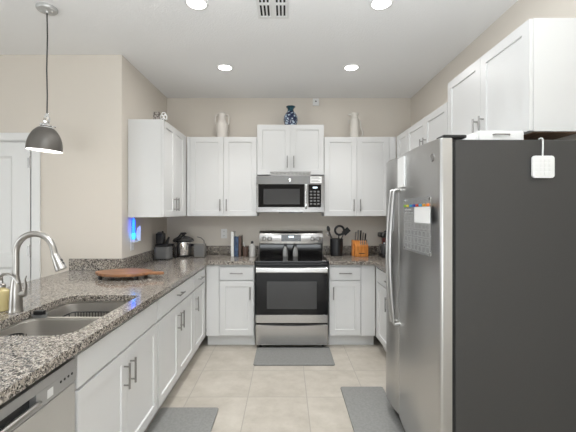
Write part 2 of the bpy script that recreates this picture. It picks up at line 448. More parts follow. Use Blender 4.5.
def upper_cabinet(label, loc, rz, w, d, z0, z1, doors, filler_left=0, filler=0, hz=None, side_under=False):
    t = thing('upper_cabinet', label, 'cabinet', (loc[0], loc[1], z0), rz, 'upper cabinets')
    h = z1 - z0; e = .001
    b = NB(); box(b, (e, .02, 0), (w - e, d, h))
    obj('body', b, 'cab', t, smooth=False)
    if side_under:
        b = NB(); box(b, (.02, .03, -.004), (w - .02, d - .01, -.0005)); obj('underside', b, 'under', t, smooth=False, label='bare brown underside')
    lo, hi = filler_left + .003, w - filler - .003
    if filler_left:
        b = NB(); box(b, (e, .004, .002), (filler_left, .019, h - .002), .001); obj('filler_strip', b, 'cab', t)
    if filler:
        b = NB(); box(b, (w - filler, .004, .002), (w - e, .019, h - .002), .001); obj('filler_strip', b, 'cab', t)
    n = len(doors); ww = (hi - lo) / n
    for k, side in enumerate(doors):
        a = lo + k * ww + (.0015 if k else 0); c = lo + (k + 1) * ww - (.0015 if k < n - 1 else 0)
        q = shaker(t, a, .003, c, h - .003)
        handle(q, a + .035 if side == 'L' else c - .035, hz if hz else .125)
    return t
YF = 3.75           # face plane of the back base run
XFL, XFR = -.845, .945
LR, RR = R(90), R(-90)
# left run (local x runs away from the camera)
base_cabinet('wide white sink cabinet right of the dishwasher with two tall doors under one plain front', (XFL, 1.432, 0), LR, .912, .60, 'RL', True, True, false_front=True)
base_cabinet('white base cabinet with a pair of doors between the sink cabinet and the corner', (XFL, 2.346, 0), LR, .914, .60, 'RL')
base_cabinet('narrow white single door base cabinet at the far end of the left run', (XFL, 3.262, 0), LR, .486, .60, 'L', filler=.07)
# back run
base_cabinet('white base cabinet with one drawer and door directly left of the range', (XFL + .001, YF, 0), 0, .845 - .336, .605, 'R', filler_left=.135, cut=.70)
base_cabinet('white base cabinet with one drawer and door directly right of the range', (.456, YF, 0), 0, .945 - .457, .605, 'L', filler=.15)
# right run (local x runs towards the camera)
base_cabinet('white base cabinet on the right wall half hidden behind the fridge', (XFR, YF - .002, 0), RR, .96, .585, 'RL', filler_left=.06)

ZU0, ZU1 = 1.382, 2.286
XUL, XUR, YU = -1.128, 1.25, 4.03
upper_cabinet('white upper cabinet on the left wall with its plain side facing the camera', (XUL, 3.275), LR, .753, .330, ZU0, ZU1, 'RL', filler=.09)
upper_cabinet('white two door upper cabinet left of the microwave under the cream jug', (XUL + .001, YU), 0, 1.128 - .332, .326, ZU0, ZU1, 'RL', filler_left=.038)
upper_cabinet('short white upper cabinet above the microwave with the blue vase on top', (-.330, YU), 0, .762, .326, 1.852, 2.424, 'RL', hz=.145)
upper_cabinet('white two door upper cabinet right of the microwave under the pale pitcher', (.434, YU), 0, .815, .326, ZU0, ZU1, 'RL', filler=.075)
upper_cabinet('white single door upper cabinet on the right wall in the far corner', (XUR, YU - .002), RR, .37, .281, ZU0, ZU1, 'R', filler_left=.06)
upper_cabinet('short white two door upper cabinet on the right wall beyond the over-fridge cabinet', (XUR, 3.657), RR, .908, .281, 1.90, ZU1, 'RL')
upper_cabinet('white two door cabinet hung directly over the fridge', (XUR, 2.746), RR, .925, .281, 1.845, 2.426, 'RL', side_under=True)

# ------------------------------------------------------------------ worktops
ZC, ZB = .914, .875
XE = -.818          # front edge of the left worktop
HX0, HX1, HY0, HY1 = -1.345, -.907, 1.483, 2.20
t = thing('worktop', 'speckled grey granite worktop of the peninsula and back left corner around the sink', 'worktop', (-1.3, 2.0, ZB), group='granite worktops')
b = NB(); ox, oy = 1.3, -2.0
outl = [(-1.92, .74), (XE, .74), (XE, 3.722), (-.332, 3.722), (-.332, YB - .002), (XL + .002, YB - .002), (XL + .002, YH - .002), (-1.92, YH - .002)]
prism(b, [(x + ox, y + oy) for x, y in outl], 0, ZC - ZB, .0022, holes=[[(x + ox, y + oy) for x, y in rrect(HX0, HY0, HX1, HY1, .08, 6, .03)]])
obj('slab', b, 'granite', t)
b = NB(); bs = .102
box(b, (-1.92 + ox, YH - .0225 + oy, .0395), (XL + .0235 + ox, YH - .0025 + oy, .039 + bs), .002)
obj('backsplash', b, 'granite', t)
b = NB(); box(b, (XL + .0025 + ox, YH - .002 + oy, .0395), (XL + .0225 + ox, YB - .003 + oy, .039 + bs), .002)
obj('backsplash', b, 'granite', t)
b = NB(); box(b, (XL + .0235 + ox, YB - .023 + oy, .0395), (-.336 + ox, YB - .003 + oy, .039 + bs), .002)
obj('backsplash', b, 'granite', t)
t = thing('worktop', 'speckled grey granite worktop to the right of the range under the knife block', 'worktop', (1.0, 4.0, ZB), group='granite worktops')
b = NB(); ox, oy = -1.0, -4.0
outl = [(.452, 3.722), (.918, 3.722), (.918, 2.79), (XR - .002, 2.79), (XR - .002, YB - .002), (.452, YB - .002)]
prism(b, [(x + ox, y + oy) for x, y in outl], 0, ZC - ZB, .004); obj('slab', b, 'granite', t)
b = NB(); box(b, (.456 + ox, YB - .023 + oy, .0395), (XR - .024 + ox, YB - .003 + oy, .039 + bs), .002); obj('backsplash', b, 'granite', t)
b = NB(); box(b, (XR - .023 + ox, 2.79 + oy, .0395), (XR - .003 + ox, YB - .003 + oy, .039 + bs), .002); obj('backsplash', b, 'granite', t)

# ------------------------------------------------------------------ sink
t = thing('sink', 'stainless steel double bowl undermount sink in the granite worktop', 'sink', (-1.126, 1.84, .66))
ox, oy, oz = 1.126, -1.84, -.66
b1 = (HX0 - .006, HY0 - .006, HX1 + .006, 1.862); b2 = (HX0 - .006, 1.890, HX1 + .006, HY1 + .006)
def bowl(x0, y0, x1, y1, ztop, zbot):
    b = bmesh.new(); rings = []
    prof = [(0, ztop), (.004, ztop - .004), (.012, zbot + .05), (.020, zbot + .022), (.040, zbot + .004), (.075, zbot)]
    for ins, z in prof:
        rings.append([b.verts.new((x + ox, y + oy, z + oz)) for x, y in rrect(x0 + ins, y0 + ins, x1 - ins, y1 - ins, max(.085 - ins * .6, .03), 6, max(.04 - ins * .1, .03))])
    n = len(rings[0])
    for p, q in zip(rings, rings[1:]):
        for i in range(n): b.faces.new((p[i], p[(i + 1) % n], q[(i + 1) % n], q[i]))
    b.faces.new(rings[-1]); bmesh.ops.recalc_face_normals(b, faces=b.faces)
    for f in b.faces: f.normal_flip()
    return b
for q in (b1, b2):
    o = obj('bowl', bowl(*q, .868, .665), 'sink', t)
    o.modifiers.clear(); sm = o.modifiers.new('sheet', 'SOLIDIFY'); sm.thickness = .0015; sm.offset = -1
    cx, cy = (q[0] + q[2]) / 2 + ox - .03, (q[1] + q[3]) / 2 + oy
    d = NB(); lathe(d, [(0, .0066), (.030, .0066), (.034, .010), (.045, .010), (.048, .0062), (.048, .0055)], 24, (cx, cy, 0)); obj('drain', d, 'nickel', o)
b = NB()
prism(b, [(x + ox, y + oy) for x, y in rrect(HX0 - .026, HY0 - .026, HX1 + .026, HY1 + .026, .09)], .868 + oz, .8735 + oz,
      holes=[[(x + ox, y + oy) for x, y in rrect(*q, .085, 6, .04)] for q in (b1, b2)], bev=.0015)
obj('rim', b, 'sink', t)
# wire baskets in the bowls
def wire_basket(label, x0, y0, x1, y1, z0, h, n, name='wire_basket'):
    k = thing(name, label, 'wire basket', ((x0 + x1) / 2, (y0 + y1) / 2, z0), 0)
    hx, hy = (x1 - x0) / 2, (y1 - y0) / 2
    b = NB()
    pts = [(x, y, h) for x, y in rrect(-hx, -hy, hx, hy, .03, 5)]; pts.append(pts[0]); tube(b, pts, .0036, 8); obj('top_ring', b, 'black', k)
    b = NB()
    for i in range(n):
        u = -hx * .88 + i * 2 * hx * .88 / (n - 1)
        tube(b, [(u, -hy, h), (u, -hy, .003), (u, hy, .003), (u, hy, h)], .0023, 6)
    for v in (-.5, .5): tube(b, [(-hx, v * hy, h), (-hx, v * hy, .003), (hx, v * hy, .003), (hx, v * hy, h)], .0023, 6)
    obj('wires', b, 'black', k)
wire_basket('dark wire basket standing in the far bowl of the sink', -1.30, 2.02, -1.06, 2.165, .668, .152, 13)
wire_basket('dark wire basket at the left side of the near bowl of the sink', -1.322, 1.60, -1.255, 1.72, .668, .172, 5)

# ------------------------------------------------------------------ faucet
t = thing('faucet', 'tall brushed steel gooseneck faucet beside the sink', 'faucet', (-1.40, 1.84, ZC))
b = NB(); lathe(b, [(0, .0005), (.034, .0005), (.034, .006), (.0315, .012), (.031, .03), (.029, .07), (.0265, .11), (.022, .15), (.018, .17), (.0165, .185)], 24); obj('base', b, 'faucet', t)
b = NB()
neck = [(0, 0, .18), (0, 0, .25), (0, 0, .30)] + arc((.098, 0, .305), .098, 180, 12, 16)
neck += [(.203, 0, .288)]
tube(b, neck, .0155, 14); obj('spout', b, 'faucet', t)
b = NB()
p0, p1 = Vector((.200, 0, .296)), Vector((.236, 0, .217)); dd = (p1 - p0)
tube(b, [p0, p0 + dd * .05, p0 + dd * .35, p0 + dd * .9, p1], [.017, .0185, .020, .0265, .026], 18); hd = obj('spray_head', b, 'faucet', t)
b = NB(); nrm = Vector((dd.z, 0, -dd.x)).normalized() * -1
for f in (.42, .62): tube(b, [p0 + dd * f + nrm * .019, p0 + dd * (f + .12) + nrm * .0225], .0065, 8)
obj('spray_button', b, 'black', hd)
b = NB(); tube(b, [(.020, 0, .088), (.044, 0, .092), (.054, -.002, .095)], [.016, .015, .012], 14)
tube(b, [(.050, 0, .10), (.053, -.002, .135), (.048, -.002, .165), (.056, -.002, .185)], [.011, .009, .007, .004], 10, flat=.5); obj('lever', b, 'faucet', t)

# soap dispenser
t = thing('soap_dispenser', 'yellow soap bottle with curved steel pump left of the faucet', 'soap dispenser', (-1.497, 1.868, ZC))
b = NB(); lathe(b, [(0, .0005), (.040, .0005), (.0425, .006), (.0425, .088), (.036, .104), (.018, .114), (.016, .122), (0, .122)], 24); obj('bottle', b, 'soap', t)
b = NB(); lathe(b, [(0, .1222), (.019, .1222), (.019, .135), (.008, .140), (.007, .166), (0, .166)], 16)
tube(b, [(0, 0, .160), (.006, -.01, .180), (.032, -.028, .193), (.070, -.046, .197), (.112, -.062, .184), (.145, -.074, .156)], [.0075, .0075, .007, .0068, .0062, .0055], 10); obj('pump', b, 'faucet', t)

# scrubber on the divider
t = thing('dish_scrubber', 'small black scrubber in an oval dark holder beside the sink divider', 'scrubber', (-1.302, 1.876, .8738))
b = NB(); lathe(b, [(0, 0), (.034, 0), (.040, .006), (.041, .016), (.036, .016), (.034, .008), (0, .008)], 24, sy=.55); obj('holder', b, 'grey', t)
b = NB(); box(b, (-.026, -.013, .0085), (.026, .013, .036), .004); obj('sponge', b, 'black', t)
# ------------------------------------------------------------------ dishwasher (local frame like the cabinets)
t = thing('dishwasher', 'stainless steel dishwasher under the worktop at the lower left', 'dishwasher', (XFL, .822, 0), LR)
W = .606
b = NB(); box(b, (.004, .024, .10), (W - .002, .58, .868)); obj('body', b, 'darkgap', t, smooth=False)
b = NB(); box(b, (.004, .08, .0), (W - .002, .5, .099)); obj('toe_kick', b, 'black', t, smooth=False)
b = NB(); box(b, (.003, 0, .115), (W - .004, .0235, .752), .004); obj('door', b, 'dishwasher', t)
cp = thing('control_panel', '', '', (0, 0, 0)); cp.parent = t
for k in ('label', 'category'): del cp[k]
b = NB()
z0, z1 = .755, .848; px0, px1, pz0, pz1 = .12, .375, .768, .812
box(b, (.003, -.003, pz1), (W - .004, .0235, z1), .003); box(b, (.003, -.003, z0), (W - .004, .0235, pz0), .003)
box(b, (.003, -.003, pz0 - .001), (px0, .0235, pz1 + .001)); box(b, (px1, -.003, pz0 - .001), (W - .004, .0235, pz1 + .001))
bpy.data.objects.remove(cp)
cp = obj('control_panel', b, 'strip', t)
b = NB(); box(b, (px0 + .0005, .020, pz0 + .0005), (px1 - .0005, .0232, pz1 - .0005)); obj('handle_recess', b, 'black', cp)
b = NB(); tube(b, [(px0 - .012, -.003, .774), (px0 + .002, -.014, .785), (px0 + .03, -.018, .79), (px1 - .03, -.018, .79), (px1 - .002, -.014, .785), (px1 + .012, -.003, .774)], .0105, 12, flat=.7); obj('handle', b, 'faucet', cp)
b = NB(); box(b, (.430, -.0038, .770), (.462, -.0028, .800), .0004); obj('sticker', b, 'white', cp, label='small white sticker')
for x in (.505, .528, .551, .574):
    b = NB(); lathe(b, [(0, 0), (.005, 0), (.005, .0018), (0, .002)], 10, T=Matrix.Translation((x, -.0028, .795)) @ Matrix.Rotation(R(90), 4, 'X')); obj('button', b, 'black', cp)

# ------------------------------------------------------------------ range
t = thing('range', 'freestanding stainless steel electric range with black glass cooktop', 'range', (-.321, 3.69, 0), 0)
W = .762
b = NB(); box(b, (.003, .045, .05), (W - .003, .655, .895), .003); obj('body', b, 'black', t)
for x in (.05, W - .05):
    for y in (.09, .60):
        b = NB(); lathe(b, [(0, 0), (.016, 0), (.016, .008), (.010, .010), (.010, .052), (0, .052)], 12, (x, y, 0)); obj('foot', b, 'black', t)
b = NB(); box(b, (.004, .002, .044), (W - .004, .044, .258), .004)
dr = obj('drawer', b, 'steelh', t)
b = NB()                      # curved lip along the drawer's top edge
pts = []
for k in range(13):
    u = k / 12; pts.append((.06 + u * (W - .12), -.004, .262 - .010 * math.sin(PI * u)))
tube(b, pts, .006, 8); obj('pull_lip', b, 'black', dr)
b = NB(); box(b, (.004, .0, .270), (W - .004, .044, .868), .004); dr = obj('oven_door', b, 'blackglass', t)
b = NB(); box(b, (.005, -.003, .277), (W - .005, -.0005, .360), .002); obj('lower_trim', b, 'steelh', dr, label='stainless lower band')
b = NB(); box(b, (.122, -.0016, .422), (W - .122, -.0004, .708), .0005); obj('window', b, 'ovenwin', dr)
b = NB(); box(b, (.006, -.046, .802), (W - .006, -.020, .858), .011, seg=4)
for x in (.03, W - .03): box(b, (x - .018, -.024, .815), (x + .018, .001, .846), .004)
obj('handle', b, 'steelh', dr, label='wide stainless handle bar')
b = NB(); box(b, (0, -.006, .8955), (W, .60, .922), .006, seg=3); ck = obj('cooktop', b, 'blackglass', t)
M['burner'] = mat('burner_ring', (.05, .05, .05), .2)
for x, y, r in ((.2, .16, .105), (.56, .16, .085), (.2, .43, .085), (.56, .43, .105)):
    b = NB(); t2 = [(x + r * math.cos(2 * PI * k / 40), y + r * math.sin(2 * PI * k / 40)) for k in range(40)]
    t3 = [(x + (r - .004) * math.cos(2 * PI * k / 40), y + (r - .004) * math.sin(2 * PI * k / 40)) for k in range(40)]
    prism(b, t2, .9221, .9224, holes=[t3]); obj('burner_ring', b, 'burner', ck)
# backguard: black riser, curved stainless panel
b = NB(); box(b, (.006, .52, .9225), (W - .006, .655, 1.048), .004); bg = obj('backguard', b, 'blackglass', t)
b = NB()
n = 20; rows = []
tmp = bmesh.new()
prof = [(.505, 1.047), (.495, 1.060), (.500, 1.12), (.515, 1.175), (.535, 1.198), (.560, 1.205), (.655, 1.205), (.655, 1.047)]
for k in range(n + 1):
    u = k / n; x = .006 + u * (W - .012); bow = -.016 * (1 - (2 * u - 1) ** 2)
    rows.append([tmp.verts.new((x, y + (bow if i < 6 else 0), z)) for i, (y, z) in enumerate(prof)])
for p, q in zip(rows, rows[1:]):
    for i in range(len(prof)): j = (i + 1) % len(prof); tmp.faces.new((p[i], p[j], q[j], q[i]))
tmp.faces.new(rows[0]); tmp.faces.new(rows[-1][::-1]); bmesh.ops.recalc_face_normals(tmp, faces=tmp.faces)
merge(b, tmp); pn = obj('control_panel', b, 'steelh', bg)
b = NB(); box(b, (.265, .470, 1.088), (W - .265, .492, 1.160), .003, T=None); obj('display', b, 'blackglass', pn)
M['lidglass'] = mat('dark_lid_glass', (.05, .05, .05), .08, spec=.8)
M['boxgrey'] = mat('box_grey', (.20, .195, .185), .35, .3)
M['bottlegrey'] = mat('bottle_grey', (.48, .47, .45), .35)
M['digit'] = mat('lit_digits', (.7, .8, .85), .4, emit=(.75, .9, 1), estr=1.2)
b = NB()                       # the lit clock reading
def seg7(b, x, z, ch, y=.4694, hgt=.020, wd=.010):
    on = {'1': 'bc', '2': 'abged', '0': 'abcdef', '5': 'afgcd'}[ch]; th = .0022
    S = {'a': (0, hgt, wd, hgt), 'b': (wd, hgt / 2, wd, hgt), 'c': (wd, 0, wd, hgt / 2), 'd': (0, 0, wd, 0), 'e': (0, 0, 0, hgt / 2), 'f': (0, hgt / 2, 0, hgt), 'g': (0, hgt / 2, wd, hgt / 2)}
    for s in on:
        a = S[s]; box(b, (x + a[0] - th / 2, y - .0006, z + a[1] - th / 2), (x + a[2] + th / 2, y, z + a[3] + th / 2))
box(b, (.352, .4688, 1.128), (.412, .4694, 1.150)); obj('clock_readout', b, 'digit', pn)
for x in (.300, .322, .344, .420, .442, .464):
    b = NB(); box(b, (x - .007, .4688, 1.102), (x + .007, .4697, 1.112), .0004); obj('touch_key', b, 'grey', pn)
for x in (.062, .128, W - .128, W - .062):
    b = NB(); u = x / W; yy = .4985 - .016 * (1 - (2 * u - 1) ** 2)
    T = Matrix.Translation((x, yy, 1.115)) @ Matrix.Rotation(R(90), 4, 'X')
    lathe(b, [(0, -.004), (.026, -.004), (.026, .006), (.0225, .010), (.020, .028), (.017, .030), (0, .030)], 20, T=T)
    box(b, (-.004, -.018, .026), (.004, .018, .036), .002, T=T); obj('knob', b, 'nickel', pn)

# shakers standing at the back of the cooktop
def shaker_bottle(label, loc):
    k = thing('shaker', label, 'shaker', loc, 0, 'clear shakers on the cooktop')
    b = NB(); lathe(b, [(0, .0004), (.027, .0004), (.029, .006), (.028, .06), (.022, .088), (.013, .105), (.0125, .116), (0, .116)], 20); obj('bottle', b, 'shakerglass', k)
    b = NB(); lathe(b, [(0, .1163), (.014, .1163), (.015, .120), (.013, .138), (.007, .146), (0, .148)], 16); obj('cap', b, 'black', k)
    return k
M['shakerglass'] = mat('frosted_glass', (.62, .62, .61), .12, trans=.55, ior=1.4)
s0 = shaker_bottle('left one of the two clear shakers at the back of the cooktop', (-.008, 4.06, .9224))
copy_thing(s0, (.107, 4.06, .9224), label='right one of the two clear shakers at the back of the cooktop')

# ------------------------------------------------------------------ microwave
t = thing('microwave', 'stainless steel over-the-range microwave with black glass door', 'microwave', (-.332, 3.945, 1.425), 0)
W, Hm = .762, .408
b = NB(); box(b, (.002, .032, .004), (W - .002, .412, Hm), .003); obj('body', b, 'grey', t)
b = NB(); box(b, (0, 0, .002), (W, .031, Hm), .004); fr = obj('front_frame', b, 'mwsteel', t)
b = NB(); box(b, (.004, -.005, .320), (.600, -.0005, Hm - .003), .002); obj('top_panel', b, 'mwtop', fr, label='darker steel band along the top')
b = NB(); lathe(b, [(0, 0), (.016, 0), (.016, .002), (.013, .003), (0, .003)], 20, T=Matrix.Translation((.375, -.005, .362)) @ Matrix.Rotation(R(90), 4, 'X')); obj('badge', b, 'chrome', fr)
b = NB(); box(b, (.024, -.006, .058), (.535, -.0005, .315), .003); dg = obj('door_glass', b, 'blackglass', fr)
b = NB(); box(b, (.082, -.0072, .090), (.485, -.0062, .262), .0004); obj('window', b, 'ovenwin', dg)
b = NB(); tube(b, [(.553, -.005, .048), (.553, -.030, .060), (.553, -.034, .10), (.553, -.034, .27), (.553, -.030, .308), (.553, -.005, .320)], .011, 12); obj('handle', b, 'chrome', fr)
b = NB(); box(b, (.580, -.006, .058), (.722, -.0005, .312), .003); kp = obj('keypad', b, 'blackglass', fr)
b = NB(); box(b, (.630, -.0068, .268), (.680, -.0061, .284)); obj('clock_readout', b, 'digit', kp)
for i in range(5):
    for j in range(3):
        b = NB(); box(b, (.598 + j * .040, -.0068, .086 + i * .034), (.624 + j * .040, -.0061, .104 + i * .034), .0003); obj('key', b, 'grey', kp)
b = NB(); box(b, (.602, -.0055, .326), (.728, -.0005, .398), .0006); st = obj('sticker', b, 'paper', fr, label='pale instruction sticker')
b = NB()
for z, a, c in ((.385, .612, .70), (.372, .612, .715), (.350, .612, .69), (.340, .612, .71)): box(b, (a, -.0060, z), (c, -.0056, z + .004))
obj('printed_lines', b, 'grey', st)
b = NB(); box(b, (.25, .06, -.006), (.52, .30, .0035), .002); obj('vent_filter', b, 'black', t)
b = NB()
box(b, (.155, -.002, Hm + .001), (.612, .070, Hm + .012), .002)
for k in range(30): box(b, (.160 + k * .015, -.002, Hm + .011), (.169 + k * .015, .068, Hm + .040), .001)
box(b, (.155, -.002, Hm + .039), (.612, .070, Hm + .046), .002); obj('top_vent', b, 'nickel', t, label='slotted grille strip along the top')

# ------------------------------------------------------------------ fridge (local: front faces -y, x runs towards the camera)
t = thing('fridge', 'large stainless steel side-by-side fridge with dark grey side on the right', 'fridge', (.730, 2.60, 0), 0)
t.rotation_euler = (0, 0, R(-90) + .008)
FW, FT = .905, 1.785
# with rz = -90 + a little: local +x -> -Y (towards camera), local +y -> +X (to the wall)
b = NB(); box(b, (.004, .075, .03), (FW - .004, .735, FT - .008), .004, mi=0); obj('case', b, 'fridgeside', t, label='dark grey textured side')
b = NB(); box(b, (.02, .055, .0), (FW - .02, .30, .105), .003); g = obj('toe_grille', b, 'black', t)
def bowed_door(x0, x1, z0, z1, bow, back=.058, rnd=.016):
    b = bmesh.new(); n = 18; cols = []
    for k in range(n + 1):
        u = k / n; x = x0 + (x1 - x0) * u; e = min(x - x0, x1 - x)
        y = -bow * (1 - (2 * u - 1) ** 2)
        cols.append((x, y))
    # round both vertical edges
    prof = [(x0, back), (x0, rnd), (x0 + .003, rnd * .4), (x0 + rnd * .6, .001 - bow * .06)] + [c for c in cols if x0 + rnd < c[0] < x1 - rnd] + [(x1 - rnd * .6, .001 - bow * .06), (x1 - .003, rnd * .4), (x1, rnd), (x1, back)]
    prism(b, prof, z0, z1, .003)
    return b
SX = .292
fz = obj('freezer_door', bowed_door(.002, SX - .003, .112, FT, .012), 'steel', t)
fd = obj('fridge_door', bowed_door(SX + .003, FW - .002, .112, FT, .022), 'steel', t)
def bow_handle(parent, x, yoff):
    b = NB(); pts = []; n = 20
    z0, z1 = .715, 1.565
    for k in range(n + 1):
        u = k / n; pts.append((x, yoff - .036 - .026 * math.sin(PI * u), z0 + (z1 - z0) * u))
    pts = [(x, yoff + .004, z0 - .002), (x, yoff - .025, z0 - .004)] + pts + [(x, yoff - .025, z1 + .004), (x, yoff + .004, z1 + .002)]
    tube(b, pts, .0105, 12); return obj('handle', b, 'steel', parent)
bow_handle(fz, SX - .034, -.004); bow_handle(fd, SX + .036, -.006)
b = NB(); box(b, (.10, -.0135, 1.30), (.22, -.008, 1.58), .002); dp = obj('dispenser_panel', b, 'strip', fz)
b = NB(); lathe(b, [(0, -.003), (.021, -.003), (.021, .002), (.017, .003), (.0165, .0016), (0, .0016)], 24, T=Matrix.Translation((.832, -.0088, 1.70)) @ Matrix.Rotation(R(90), 4, 'X')); obj('badge', b, 'nickel', fd)
for x0, x1 in ((.015, .09), (FW - .085, FW - .004)):
    b = NB(); box(b, (x0, .016, FT + .0005), (x1, .13, FT + .016), .005); obj('hinge_cover', b, 'black', t)
b = NB(); box(b, (.006, .0585, .03), (FW - .006, .0745, FT - .012)); obj('door_gasket', b, 'darkgap', t)
FM = Matrix.Translation(t.location) @ t.rotation_euler.to_matrix().to_4x4()
def on_fridge(v): return FM @ Vector(v)
frz = t.rotation_euler.z
SB = SX + .003; EB = FW - .002
def fy(x): return -.022 * (1 - (2 * (x - SB) / (EB - SB) - 1) ** 2)     # bow of the fridge door

# acrylic calendar on the door
k = thing('acrylic_calendar', 'clear acrylic calendar board with grid stuck to the fridge door', 'calendar', on_fridge((.672, 0, 1.208)), frz)
cx0, cx1 = -.195, .195; yb = fy(.672) - .0085
b = NB(); box(b, (cx0, yb, 0), (cx1, yb + .0025, .30), .0008); ac = obj('panel', b, 'acrylic', k)
b = NB()
for i in range(7):
    for j in range(5):
        x = cx0 + .018 + i * .052; z = .014 + j * .039
        for q in ((x, z, x + .043, z + .0022), (x, z + .029, x + .043, z + .0312), (x, z, x + .0022, z + .031), (x + .041, z, x + .0432, z + .031)):
            box(b, (q[0], yb - .0009, q[1]), (q[2], yb - .0003, q[3]))
obj('grid_lines', b, 'ink', ac)
b = NB()
for i in range(7): box(b, (cx0 + .022 + i * .052, yb - .0009, .215), (cx0 + .052 + i * .052, yb - .0003, .221))
box(b, (cx0 + .02, yb - .0009, .232), (cx0 + .12, yb - .0003, .240)); obj('heading', b, 'ink', ac)
for (x, z) in ((cx0 + .012, .012), (cx1 - .012, .012), (cx0 + .012, .288), (cx1 - .012, .288)):
    b = NB(); lathe(b, [(0, -.006), (.007, -.006), (.007, .001), (0, .0012)], 12, T=Matrix.Translation((x, yb - .0005, z)) @ Matrix.Rotation(R(90), 4, 'X')); obj('standoff', b, 'chrome', k)
for i, (c, nm) in enumerate((((.25, .5, .05), 'green'), ((.65, .5, .05), 'yellow'), ((.02, .25, .45), 'teal'), ((.03, .06, .4), 'blue'), ((.5, .04, .03), 'red'), ((.05, .3, .5), 'light blue'), ((.75, .35, .02), 'amber'), ((.8, .2, .02), 'orange'))):
    m = mat('marker_' + nm.replace(' ', '_'), c, .4)
    x = -.175 + i * .047
    b = NB(); box(b, (x, yb - .0095, .250), (x + .026, yb - .0010, .264), .003)
    o = obj('magnet', b, m, loc=k.location.copy()); o.rotation_euler = (0, 0, frz)
    tag(o, nm + ' small magnet in the row on the acrylic calendar', 'magnet', 'coloured magnets on the calendar')
b = NB(); box(b, (-.02, yb - .0022, .165), (.190, yb - .0011, .249), .0002)
o = obj('paper_note', b, 'paper', loc=k.location.copy()); o.rotation_euler = (0, 0, frz); tag(o, 'plain white paper sheet on the upper right of the acrylic calendar', 'paper')
# notepad above
x = .42
b = NB(); box(b, (-.058, fy(x) - .016, 0), (.058, fy(x) - .004, .182), .002)
o = obj('notepad', b, 'paper', loc=on_fridge((x, 0, 1.582))); o.rotation_euler = (0, 0, frz); tag(o, 'narrow white notepad at the top of the fridge door beside the handles', 'notepad')
# white pad on a hook hung from the top edge, near side of the fridge
P = on_fridge((FW - .003, .487, 1.645))
k = thing('hanging_pad', 'white rounded square pad hanging on a hook from the fridge side', 'pad', P, frz)
b = NB(); T = Matrix.Rotation(R(90), 4, 'Z') @ Matrix.Rotation(R(90), 4, 'X')
prism(b, rrect(-.053, -.053, .053, .053, .014), .004, .016, .002, T=T); pd = obj('pad', b, 'white', k)
for i in range(4):
    for j in range(4):
        b = NB(); prism(b, rrect(-.040 + i * .021, -.040 + j * .021, -.023 + i * .021, -.023 + j * .021, .004, 3), .0161, .0182, .0008, T=T); obj('raised_square', b, 'white', pd)
b = NB(); tube(b, [(.008, 0, .045), (.010, 0, .09), (.010, 0, .125), (.006, 0, .136), (-.002, 0, .1395), (-.016, 0, .1375)], .0036, 8); obj('hook', b, 'white', k)
# white storage boxes on top
P = on_fridge((FW - .16, .325, FT - .0075))
k = thing('storage_box', 'white drawer-like storage box lying on top of the fridge', 'box', P, frz)
b = NB(); box(b, (-.17, -.115, 0), (.10, .118, .056), .006); bx = obj('body', b, 'white', k)
b = NB(); box(b, (.1002, -.108, .008), (.106, .111, .050), .003); fp = obj('drawer_front', b, 'white', k)
b = NB(); tube(b, [(.106, -.04, .034), (.117, -.036, .034), (.117, .036, .034), (.106, .04, .034)], .004, 8); obj('handle', b, 'nickel', fp)
P = on_fridge((FW - .15, .176, FT - .0075))
b = NB(); box(b, (-.10, -.030, 0), (.09, .030, .022), .004); o = obj('white_tray', b, 'white', loc=P); o.rotation_euler = (0, 0, frz); tag(o, 'low white tray on top of the fridge left of the storage box', 'tray')

# ------------------------------------------------------------------ floor mats
def floor_mat(label, x0, y0, x1, y1, rz=0):
    b = NB(); hx, hy = (x1 - x0) / 2, (y1 - y0) / 2
    prism(b, rrect(-hx, -hy, hx, hy, .02, 4), .0005, .014, .005)
    o = obj('floor_mat', b, 'mat', loc=((x0 + x1) / 2, (y0 + y1) / 2, 0)); o.rotation_euler = (0, 0, rz)
    tag(o, label, 'mat', 'grey floor mats')
floor_mat('grey floor mat lying in front of the range', -.305, 3.295, .457, 3.742)
floor_mat('grey floor mat along the sink cabinet at the lower left', -.905, 1.70, -.486, 2.577)
floor_mat('grey floor mat running along the fridge at the lower right', .440, 1.75, .785, 2.884)

# ------------------------------------------------------------------ ceiling fixtures
def downlight(label, x, y, power):
    k = thing('recessed_light', label, 'ceiling light', (x, y, H), 0, 'recessed ceiling lights')
    b = NB(); ro, ri = .078, .062
    lathe(b, [(ri, -.0005), (ro, -.0005), (ro, -.006), (ri + .006, -.010), (ri, -.006)], 32)
    t_ = b
    obj('trim_ring', t_, 'trim', k)
    b = NB(); lathe(b, [(0, -.0075), (ri - .0005, -.0075), (ri - .0005, -.0062), (0, -.0062)], 32); obj('diffuser', b, 'lamp', k)
    l = bpy.data.lights.new('lamp', 'AREA'); l.shape = 'DISK'; l.size = .12; l.energy = power; l.color = (1, .985, .96); l.spread = R(178)
    o = bpy.data.objects.new('lamp', l); C.objects.link(o); o.parent = k; o.location = (0, 0, -.012)
    l2 = l.copy(); l2.energy = power * 1.25; l2.spread = R(85)          # the reflector's narrower beam
    o = bpy.data.objects.new('lamp', l2); C.objects.link(o); o.parent = k; o.location = (0, 0, -.013)
PW = 3.0
downlight('back left of the four round recessed ceiling lights', -.589, 3.43, PW)
downlight('back right of the four round recessed ceiling lights', .632, 3.43, PW)
downlight('front left of the four round recessed ceiling lights', -.598, 2.375, PW)
downlight('front right of the four round recessed ceiling lights', .638, 2.375, PW)
